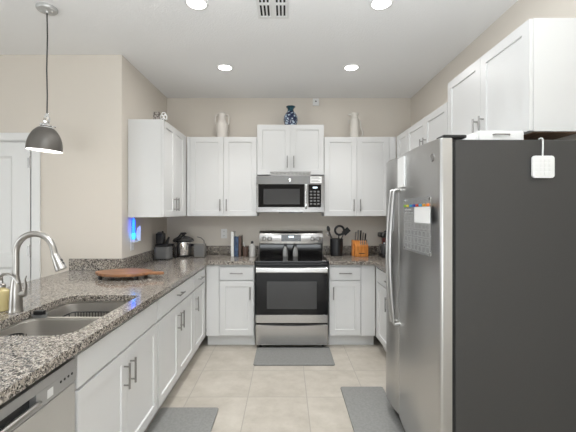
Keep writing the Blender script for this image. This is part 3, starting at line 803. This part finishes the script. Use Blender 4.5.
# vent
k = thing('ceiling_vent', 'white louvred air vent in the ceiling at the top of the picture', 'vent', (-.091, 2.38, H), 0)
b = NB(); hw = .108
o1 = [(-hw, -.175), (hw, -.175), (hw, .175), (-hw, .175)]
cells = []
for cx in (-.055, .055):
    for cy in (-.0805, .0805): cells.append((cx, cy))
prism(b, o1, -.009, -.0005, .002, holes=[[(cx - .038, cy - .069), (cx + .038, cy - .069), (cx + .038, cy + .069), (cx - .038, cy + .069)] for cx, cy in cells]); obj('frame', b, 'trim', k)
b = NB()
for cx, cy in cells: box(b, (cx - .037, cy - .068, -.0022), (cx + .037, cy + .068, -.0008))
obj('duct_opening', b, 'darkgap', k)
for cx, cy in cells:
    b = NB()
    for i in range(4):
        x = cx - .0375 + i * .025
        box(b, (-.0065, cy - .068, -.0012), (.0065, cy + .068, .0012), T=Matrix.Translation((x, 0, -.0065)) @ Matrix.Rotation(R(28 if cx < 0 else 28), 4, 'Y'))
    obj('louvre', b, 'trim', k)
# pendant
k = thing('pendant_lamp', 'grey dome pendant lamp hanging on a black cord above the peninsula', 'pendant lamp', (-1.640, 2.436, H), 0)
b = NB(); lathe(b, [(0, -.0005), (.066, -.0005), (.066, -.010), (.060, -.020), (.014, -.026), (.010, -.036), (0, -.036)], 28); cn = obj('canopy', b, 'canopy', k)
for s in (-1, 1):
    b = NB(); lathe(b, [(0, -.030), (.006, -.029), (.006, -.020), (0, -.019)], 10, (s * .038, 0, 0)); obj('screw', b, 'chrome', cn)
b = NB(); tube(b, [(0, 0, -.034), (.003, 0, -.2), (-.002, 0, -.42), (.002, 0, -.60), (0, 0, -.728)], .0042, 8); obj('cord', b, 'black', k)
TL = Matrix.Translation((0, 0, -.728)) @ Matrix.Rotation(R(4), 4, 'Y') @ Matrix.Translation((0, 0, .728))
b = NB(); lathe(b, [(0, -.722), (.008, -.724), (.013, -.745), (.022, -.752), (.022, -.776), (.018, -.790), (.030, -.797), (.038, -.806), (.038, -.812), (0, -.812)], 24, T=TL); so = obj('socket', b, 'chrome', k)
for a in (30, 150, 270):
    b = NB(); lathe(b, [(0, 0), (.004, 0), (.004, .014), (.006, .015), (.006, .020), (0, .020)], 8, T=TL @ Matrix.Rotation(R(a), 4, 'Z') @ Matrix.Translation((.036, 0, -.808)) @ Matrix.Rotation(R(90), 4, 'Y')); obj('thumbscrew', b, 'chrome', so)
b = NB(); rs, hs = .1075, .160
outer = [(.030, -.808)] + [(rs * math.sin(R(a)), -.808 - hs * (1 - math.cos(R(a)))) for a in range(20, 91, 7)] + [(rs, -.980)]
t_ = bmesh.new(); seg = 40; rings = []
full = outer + [(r - .003, z + .002) for r, z in outer[::-1]]
for r, z in full: rings.append([t_.verts.new((r * math.cos(2 * PI * i / seg), r * math.sin(2 * PI * i / seg), z)) for i in range(seg)])
no = len(outer)
fm = []
for q, (a, c) in enumerate(zip(rings, rings[1:])):
    for i in range(seg):
        f = t_.faces.new((a[i], a[(i + 1) % seg], c[(i + 1) % seg], c[i])); f.material_index = 0 if q < no - 1 else 1
bmesh.ops.recalc_face_normals(t_, faces=t_.faces); bmesh.ops.transform(t_, matrix=TL, verts=t_.verts)
obj('shade', t_, ['shade', 'shadein'], k)
b = NB(); lathe(b, [(0, -.965), (.03, -.962), (.05, -.945), (.052, -.92), (.035, -.885), (.016, -.86), (.014, -.8125), (0, -.8125)], 24, T=TL); obj('bulb', b, 'bulb', k)
l = bpy.data.lights.new('lamp', 'POINT'); l.energy = 2.5; l.shadow_soft_size = .09; l.color = (1, .95, .88)
o = bpy.data.objects.new('lamp', l); C.objects.link(o); o.parent = k; o.location = (0.02, 0, -1.0)

# ------------------------------------------------------------------ wall plates
def outlet(label, loc, rz):
    k = thing('wall_outlet', label, 'outlet', loc, rz, 'wall outlets')
    b = NB(); box(b, (-.037, -.006, -.058), (.037, -.0008, .058), .003); pl = obj('plate', b, 'white', k)
    for z in (-.026, .026):
        b = NB(); box(b, (-.017, -.0078, z - .016), (.017, -.0062, z + .016), .0015); so = obj('socket', b, 'trim', pl)
        b = NB(); box(b, (-.008, -.0082, z - .006), (-.006, -.0079, z + .006)); box(b, (.006, -.0082, z - .005), (.008, -.0082 + .0003, z + .005)); obj('slots', b, 'darkgap', so)
    return k
outlet('white double outlet on the back wall behind the worktop', (-.760, YB, 1.165), 0)
outlet('white double outlet on the left wall below the blue night light', (XL, 3.365, 1.125), R(90))
# night light plugged in on the left wall
k = thing('night_light', 'white half-round plug-in night light glowing blue on the left wall', 'night light', (XL + .0085, 3.365, 1.152), R(90))
b = NB(); box(b, (-.014, -.026, -.012), (.014, -.0004, .018), .003); obj('plug', b, 'white', k)
b = NB()
half = [(.056, .0), (.056, .146), (.044, .146), (.022, .118), (.010, .075), (.012, .035), (.030, .0)]
prism(b, half, .046, .058, .003, T=Matrix(((0, 0, 1, 0), (-1, 0, 0, 0), (0, 1, 0, 0), (0, 0, 0, 1))))
box(b, (.005, -.042, -.010), (.052, -.012, .004), .003)
obj('shield', b, 'white', k)
b = NB(); lathe(b, [(0, 0), (.010, .004), (.013, .03), (.014, .13), (.011, .18), (.005, .20), (0, .203)], 14, (-.022, -.018, .018)); obj('bulb', b, 'bluelight', k)
b = NB(); lathe(b, [(0, -.002), (.011, .002), (.0165, .03), (.016, .055), (0, .056)], 14, (-.022, -.019, .022)); obj('lower_lens', b, 'cyanlight', k)
# sensor near the ceiling
k = thing('wall_sensor', 'small white square sensor on the back wall just under the ceiling', 'sensor', (.365, YB, 2.775), 0)
b = NB(); box(b, (-.038, -.026, -.044), (.038, -.0008, .044), .005); bd = obj('housing', b, 'white', k)
b = NB(); lathe(b, [(0, 0), (.010, 0), (.009, .003), (0, .004)], 16, T=Matrix.Translation((0, -.0262, .006)) @ Matrix.Rotation(R(90), 4, 'X')); obj('lens', b, 'grey', bd)

# ------------------------------------------------------------------ things on top of the upper cabinets
k = thing('jug', 'cream two-handled ceramic jug on top of the cabinet left of the microwave', 'jug', (-.752, 4.17, ZU1 + .0005), 0)
b = NB(); lathe(b, [(0, 0), (.058, 0), (.062, .01), (.071, .10), (.072, .160), (.064, .190), (.047, .210), (.042, .25), (.044, .275), (.050, .292), (.046, .302), (.030, .312), (0, .314)], 28); obj('body', b, 'ceramic', k)
for s in (-1, 1):
    b = NB(); tube(b, [(s * .042, 0, .280), (s * .066, 0, .284), (s * .078, 0, .265), (s * .080, 0, .215), (s * .074, 0, .18), (s * .064, 0, .168)], .0095, 10); obj('handle', b, 'ceramic', k)
k = thing('vase', 'blue and white patterned vase on the cabinet above the microwave', 'vase', (.055, 4.17, 2.4245), 0)
b = NB(); lathe(b, [(0, 0), (.060, 0), (.066, .01), (.078, .05), (.084, .085), (.080, .12), (.064, .155), (.044, .180)], 32); bd = obj('body', b, 'vase', k)
b = NB(); lathe(b, [(.0435, .1795), (.038, .195), (.036, .212), (.044, .226), (.055, .236), (.054, .243), (.046, .246), (.034, .238), (0, .236)], 32); obj('neck', b, 'teal', k, label='dark teal neck and rim')
k = thing('pitcher', 'tall pale pitcher with one handle on the cabinet right of the microwave', 'pitcher', (.805, 4.17, ZU1 + .0005), 0)
b = NB(); lathe(b, [(0, 0), (.056, 0), (.058, .008), (.055, .10), (.051, .19), (.050, .222), (.053, .230), (.045, .238), (.040, .252), (.041, .275), (.048, .288), (.046, .302), (0, .304)], 28)
tube(b, [(-.020, 0, .276), (-.056, 0, .288), (-.074, 0, .292)], [.022, .014, .008], 12); obj('body', b, 'ceramic2', k)
b = NB(); tube(b, [(.048, 0, .222), (.064, 0, .216), (.070, 0, .17), (.078, 0, .12), (.097, 0, .09), (.096, 0, .05), (.076, 0, .022), (.052, 0, .02)], .0095, 10); obj('handle', b, 'ceramic2', k)
b = NB(); tube(b, [(-.048, 0, .222), (-.070, 0, .214), (-.072, 0, .192), (-.050, 0, .178)], .007, 8); obj('side_loop', b, 'ceramic2', k)
# two small ornaments on the left cabinet
b = NB(); box(b, (-.030, -.02, 0), (.030, .02, .074), .006); tag(obj('ornament', b, 'brownpat', loc=(-1.205, 3.31, ZU1 + .0008)), 'small brown patterned ornament on top of the left wall cabinet', 'ornament', 'ornaments on the left wall cabinet')
k = thing('ornament', 'small white openwork ornament on top of the left wall cabinet', 'ornament', (-1.140, 3.31, ZU1 + .0008), 0, 'ornaments on the left wall cabinet')
b = NB(); box(b, (-.032, -.015, 0), (.032, .015, .008), .002); obj('foot', b, 'silverpat', k)
b = NB()
for s in (-1, 1):
    p = [(s * .016 + .014 * math.cos(2 * PI * i / 16), 0, .030 + .020 * math.sin(2 * PI * i / 16)) for i in range(17)]; tube(b, p, .0055, 8)
p = [(.018 * math.cos(2 * PI * i / 16), 0, .056 + .016 * math.sin(2 * PI * i / 16)) for i in range(17)]; tube(b, p, .005, 8)
obj('openwork', b, 'white', k)

# ------------------------------------------------------------------ things on the left worktop
# cutting board
k = thing('cutting_board', 'brown wooden paddle cutting board on short feet on the worktop', 'cutting board', (-1.275, 2.79, ZC + .0005), R(-3))
out = []
for i in range(41):
    a = R(28 + (332 - 28) * i / 40); rx, ry = .225, .150
    x, y = rx * math.cos(a), ry * math.sin(a)
    if x < 0: y *= (1 - .45 * (abs(x) / rx) ** 3)
    out.append((x, y))
out += [(.215, -.032), (.235, -.022), (.30, -.018), (.318, -.010), (.322, 0), (.318, .010), (.30, .018), (.235, .022), (.215, .032)]
b = NB(); prism(b, out, .028, .050, .006); obj('board', b, 'board', k)
for x, y in ((-.14, -.085), (-.14, .085), (.14, -.085), (.14, .085)):
    b = NB(); lathe(b, [(0, 0), (.013, 0), (.016, .004), (.016, .0275), (0, .0276)], 12, (x, y, 0)); obj('foot', b, 'darkwood', k) if 'darkwood' in M else obj('foot', b, 'black', k)
# black and grey appliance in the corner
k = thing('countertop_appliance', 'black countertop appliance with a grey lower housing in the left corner', 'appliance', (-1.345, 3.90, ZC + .0005), R(2))
b = NB(); prism(b, rrect(-.090, -.080, .086, .08, .045), .004, .138, .010); prism(b, rrect(-.092, -.084, .090, .084, .048), 0, .012, .003, mi=1); obj('housing', b, ['grey', 'black'], k)
b = NB(); prism(b, rrect(-.078, -.07, .078, .07, .035), .135, .165, .006); obj('collar', b, 'black', k)
b = NB(); prism(b, rrect(-.074, -.05, .012, .05, .02), .165, .285, .012); obj('tower', b, 'black', k)
b = NB(); box(b, (-.060, -.03, .284), (-.020, .03, .300), .006); obj('lid_button', b, 'grey', k)
b = NB(); tube(b, [(.0, -.02, .17), (.008, -.025, .24), (-.004, -.02, .31)], [.016, .014, .009], 10); obj('lever', b, 'black', k)
b = NB(); tube(b, [(.04, -.03, .15), (.052, -.035, .20), (.070, -.03, .245)], [.018, .016, .008], 10); obj('side_grip', b, 'black', k)
# slow cooker
k = thing('slow_cooker', 'chrome slow cooker with domed glass lid and black handles', 'slow cooker', (-1.196, 4.14, ZC + .0005), 0)
b = NB(); lathe(b, [(0, 0), (.102, 0), (.108, .006), (.108, .022), (0, .023)], 32, sx=1.0); obj('base', b, 'black', k)
b = NB(); lathe(b, [(0, .0232), (.107, .0232), (.111, .04), (.113, .160), (.109, .172), (0, .172)], 40, sx=1.0); obj('body', b, 'chrome', k)
b = NB(); lathe(b, [(.090, .1725), (.117, .1725), (.121, .180), (.119, .190), (.090, .192)], 40, sx=1.0); obj('rim', b, 'black', k)
b = NB(); lathe(b, [(.115, .1925), (.117, .197), (.102, .212), (.070, .228), (.034, .238), (0, .241)], 36); ld = obj('lid', b, 'lidglass', k) if 'lidglass' in M else obj('lid', b, 'chrome', k)
b = NB(); lathe(b, [(0, .2415), (.016, .2415), (.018, .252), (.036, .258), (.036, .272), (.024, .278), (0, .279)], 18); obj('knob', b, 'black', ld)
for s in (-1, 1):
    b = NB(); box(b, (s * .115, -.035, .12), (s * .145, .035, .145), .008); obj('side_handle', b, 'black', k)
# dark tongs lying across the lid
k = thing('tongs', 'black kitchen tongs leaning against the slow cooker lid', 'tongs', (-1.240, 3.965, ZC + .001), 0)
def arm(dx, b): tube(b, [(dx * .2, .02, .0), (dx * .5 - .01, .02, .12), (dx - .005, .035, .20), (dx + .05, .05, .262)], [.010, .008, .009, .016], 8, flat=.6)
for dx in (0, .045):
    b = NB(); arm(dx, b); obj('arm', b, 'black', k)
# small grey box with a cable
k = thing('speaker', 'small grey square speaker with a black cable right of the slow cooker', 'speaker', (-.992, 4.09, ZC + .0005), 0)
b = NB(); box(b, (-.060, -.05, 0), (.066, .05, .150), .010); bd = obj('case', b, 'boxgrey', k) if 'boxgrey' in M else obj('case', b, 'nickel', k)
b = NB(); box(b, (-.052, -.0525, .018), (.052, -.0502, .132), .001); obj('front_grille', b, 'grey', bd)
b = NB(); tube(b, [(.045, .02, .148), (.042, .02, .185), (.010, .02, .215), (-.035, .02, .228)], .004, 8); obj('cable', b, 'black', k)
# books
def book(label, x, y, th, dep, h, m, tilt=0):
    k = thing('book', label, 'book', (x, y, ZC + .0005), 0, 'upright books by the range')
    T = Matrix.Rotation(tilt, 4, 'Y')
    b = NB(); box(b, (0, 0, 0), (th, .004, h), .0015, T=T); box(b, (0, .0035, 0), (.003, dep, h), .0008, T=T); box(b, (th - .003, .0035, 0), (th, dep, h), .0008, T=T); obj('cover', b, m, k)
    b = NB(); box(b, (.0032, .0042, .003), (th - .0032, dep - .004, h - .003), T=T); obj('pages', b, 'pages', k)
    return k
book('tall white book at the left end of the row by the range', -.636, 4.10, .032, .17, .285, 'bookwhite')
book('thick navy blue book beside the tall white book', -.598, 4.10, .046, .17, .232, 'bookblue')
book('thin brown book at the right end of the row by the range', -.548, 4.10, .026, .17, .238, 'bookbrown')
# dark jar with pale spoon
k = thing('utensil_jar', 'small dark jar with a pale spoon leaning in it beside the books', 'jar', (-.476, 4.16, ZC + .0005), 0)
b = NB(); lathe(b, [(0, 0), (.030, 0), (.033, .006), (.033, .105), (.030, .110), (.028, .108), (.028, .02), (0, .02)], 20); obj('jar', b, 'bookbrown', k)
b = NB(); tube(b, [(.018, -.01, .03), (-.012, -.012, .125), (-.022, -.012, .165)], [.005, .006, .011], 10, flat=.6); obj('spoon', b, 'white', k)
# white bottle
k = thing('bottle', 'white bottle with black cap on the worktop left of the range', 'bottle', (-.392, 4.12, ZC + .0005), 0)
b = NB(); lathe(b, [(0, 0), (.033, 0), (.036, .005), (.036, .118), (.030, .134), (.016, .143), (.014, .150), (0, .150)], 24); bd = obj('body', b, 'bottlegrey', k) if 'bottlegrey' in M else obj('body', b, 'ceramic2', k)
b = NB(); lathe(b, [(0, .1503), (.015, .1503), (.016, .154), (.015, .172), (.010, .178), (0, .178)], 16); obj('cap', b, 'black', k)

# ------------------------------------------------------------------ things on the right worktop
k = thing('utensil_crock', 'black crock right of the range filled with kitchen utensils', 'crock', (.598, 4.20, ZC + .0005), 0)
b = NB(); lathe(b, [(0, 0), (.070, 0), (.074, .005), (.077, .195), (.074, .200), (.070, .197), (.066, .015), (0, .012)], 28); obj('pot', b, 'black', k)
KZ = k.location
def utensil(name, label, pts, rad, m, head=None):
    u = thing(name, label, 'utensil', KZ, 0, 'utensils in the black crock')
    b = NB(); tube(b, pts, rad, 8); obj('shaft', b, m, u)
    if head: head(u)
    return u
def spoonhead(c, sx, sz, ang, m):
    def f(u):
        b = NB(); bmesh.ops.create_uvsphere(b, u_segments=16, v_segments=10, radius=1)
        bmesh.ops.transform(b, matrix=Matrix.Translation(c) @ Matrix.Rotation(ang, 4, 'Y') @ Matrix.Diagonal((sx, .008, sz, 1)), verts=b.verts); obj('head', b, m, u)
    return f
utensil('spoon', 'black serving spoon tilted left in the black crock', [(-.012, .030, .016), (-.050, .030, .20), (-.084, .030, .285)], .005, 'black', spoonhead((-.093, .030, .315), .020, .036, R(-14), 'black'))
utensil('spoon', 'steel spoon tilted far left in the black crock', [(-.01, .0, .016), (-.048, .0, .19), (-.086, .0, .240)], .004, 'nickel', spoonhead((-.100, .0, .256), .018, .028, R(-40), 'nickel'))
def ladle(u):
    b = NB(); p = [(.030 + .052 * math.cos(2 * PI * i / 24), -.030, .300 + .052 * math.sin(2 * PI * i / 24)) for i in range(25)]
    tube(b, p, .013, 10); obj('ring_head', b, 'black', u)
utensil('masher', 'black utensil with a round ring head standing in the black crock', [(.010, -.030, .016), (.016, -.030, .15), (.024, -.030, .250)], .007, 'black', ladle)
def turner(u):
    b = NB(); box(b, (-.032, -.004, -.045), (.032, .004, .045), .003, T=Matrix.Translation((.118, .020, .285)) @ Matrix.Rotation(R(48), 4, 'Y')); obj('blade', b, 'black', u)
utensil('turner', 'black flat turner leaning right in the black crock', [(.020, .020, .016), (.052, .020, .18), (.090, .020, .262)], .006, 'black', turner)
# knife block
k = thing('knife_block', 'orange wooden knife block right of the utensil crock', 'knife block', (.868, 4.13, ZC + .0005), 0)
TK = Matrix(((1, 0, 0, 0), (0, 0, 1, 0), (0, 1, 0, 0), (0, 0, 0, 1)))     # outline drawn in x-z, extruded along y
b = NB()
t_ = bmesh.new(); pr = [(-.07, 0), (.07, 0), (.07, .125), (-.07, .185)]      # y-z side profile
prf = [(-.055, 0), (.075, 0), (.075, .172), (.03, .186), (-.055, .125)]
A = [t_.verts.new((-.074, y, z)) for y, z in prf]; B = [t_.verts.new((.078, y, z)) for y, z in prf]
for i in range(5): j = (i + 1) % 5; t_.faces.new((A[i], A[j], B[j], B[i]))
t_.faces.new(A[::-1]); t_.faces.new(B); bmesh.ops.recalc_face_normals(t_, faces=t_.faces)
bmesh.ops.bevel(t_, geom=list(t_.edges), offset=.005, segments=2, affect='EDGES')
merge(b, t_); box(b, (-.03, -.0565, .035), (.035, -.0545, .044), .0005, mi=1); obj('block', b, ['orange', 'black'], k)
b = NB(); box(b, (-.095, .0, 0), (-.0745, .07, .188), .004); obj('side_board', b, 'orange', k)
kn = [(-.055, .045, .105, 'nickel', 'steel-handled knife at the left of the knife block'), (-.028, .045, .125, 'nickel', 'tall steel-handled knife second from left in the knife block'),
      (.002, .045, .120, 'black', 'black-handled knife in the middle of the knife block'), (.030, .045, .095, 'nickel', 'steel-handled knife right of the middle of the knife block'),
      (.058, .045, .085, 'black', 'black-handled knife at the right of the knife block')]
for x, y, L_, m, lb in kn:
    u = thing('knife', lb, 'knife', (k.location.x + x, k.location.y + y - .02, k.location.z + .180), 0, 'knives in the block')
    b = NB(); tube(b, [(0, .004, -.004), (0, -.002, .010)], .007, 8, flat=.5); obj('bolster', b, 'chrome', u)
    b = NB(); tube(b, [(0, -.002, .009), (0, -.012, L_ * .5), (.003, -.02, L_)], [.011, .013, .011], 10, flat=.7); obj('handle', b, m, u)
b = NB(); 
for i, (x, z) in enumerate(((-.01, .135), (.012, .135), (.034, .135), (.056, .135))): pass
b.free()
for i in range(4):
    x = -.012 + i * .022
    u = thing('steak_knife', ('first', 'second', 'third', 'last')[i] + ' from left of the short steak knives in the front of the knife block', 'knife', (k.location.x + x, k.location.y - .048, k.location.z + .132), 0, 'steak knives in the block')
    b = NB(); tube(b, [(0, .012, -.004), (0, -.012, .030), (0, -.022, .060)], [.007, .008, .006], 8, flat=.7); obj('handle', b, 'chrome', u)
    b = NB(); tube(b, [(0, -.022, .060), (0, -.025, .068)], [.0065, .0055], 8, flat=.7); obj('end_cap', b, 'black', u)
# dark machine partly behind the fridge
k = thing('coffee_machine', 'dark red and black coffee machine on the right worktop half hidden by the fridge', 'coffee machine', (1.165, 4.10, ZC + .0005), 0)
b = NB(); prism(b, rrect(-.075, -.10, .10, .10, .03), 0, .035, .006); obj('base', b, 'black', k)
b = NB(); prism(b, rrect(-.045, .0, .09, .09, .03), .035, .225, .006); obj('column', b, 'red', k)
b = NB(); prism(b, rrect(-.09, -.095, .10, .098, .04), .225, .280, .014); hd = obj('head', b, 'black', k)
b = NB(); lathe(b, [(0, .281), (.03, .281), (.034, .290), (.02, .302), (0, .303)], 20, (0, 0, 0)); obj('top_knob', b, 'black', hd)
b = NB(); lathe(b, [(0, .036), (.045, .036), (.055, .07), (.050, .12), (.040, .15), (.036, .155), (0, .155)], 24, (-.03, -.04, 0)); cf = obj('carafe', b, 'ovenwin', k)
b = NB(); lathe(b, [(.045, .1555), (.046, .170), (.03, .178), (0, .179)], 20, (-.03, -.04, 0)); obj('carafe_lid', b, 'chrome', cf)
b = NB(); tube(b, [(-.072, -.04, .145), (-.098, -.05, .14), (-.100, -.05, .09), (-.080, -.045, .07)], .007, 8); obj('carafe_handle', b, 'nickel', cf)
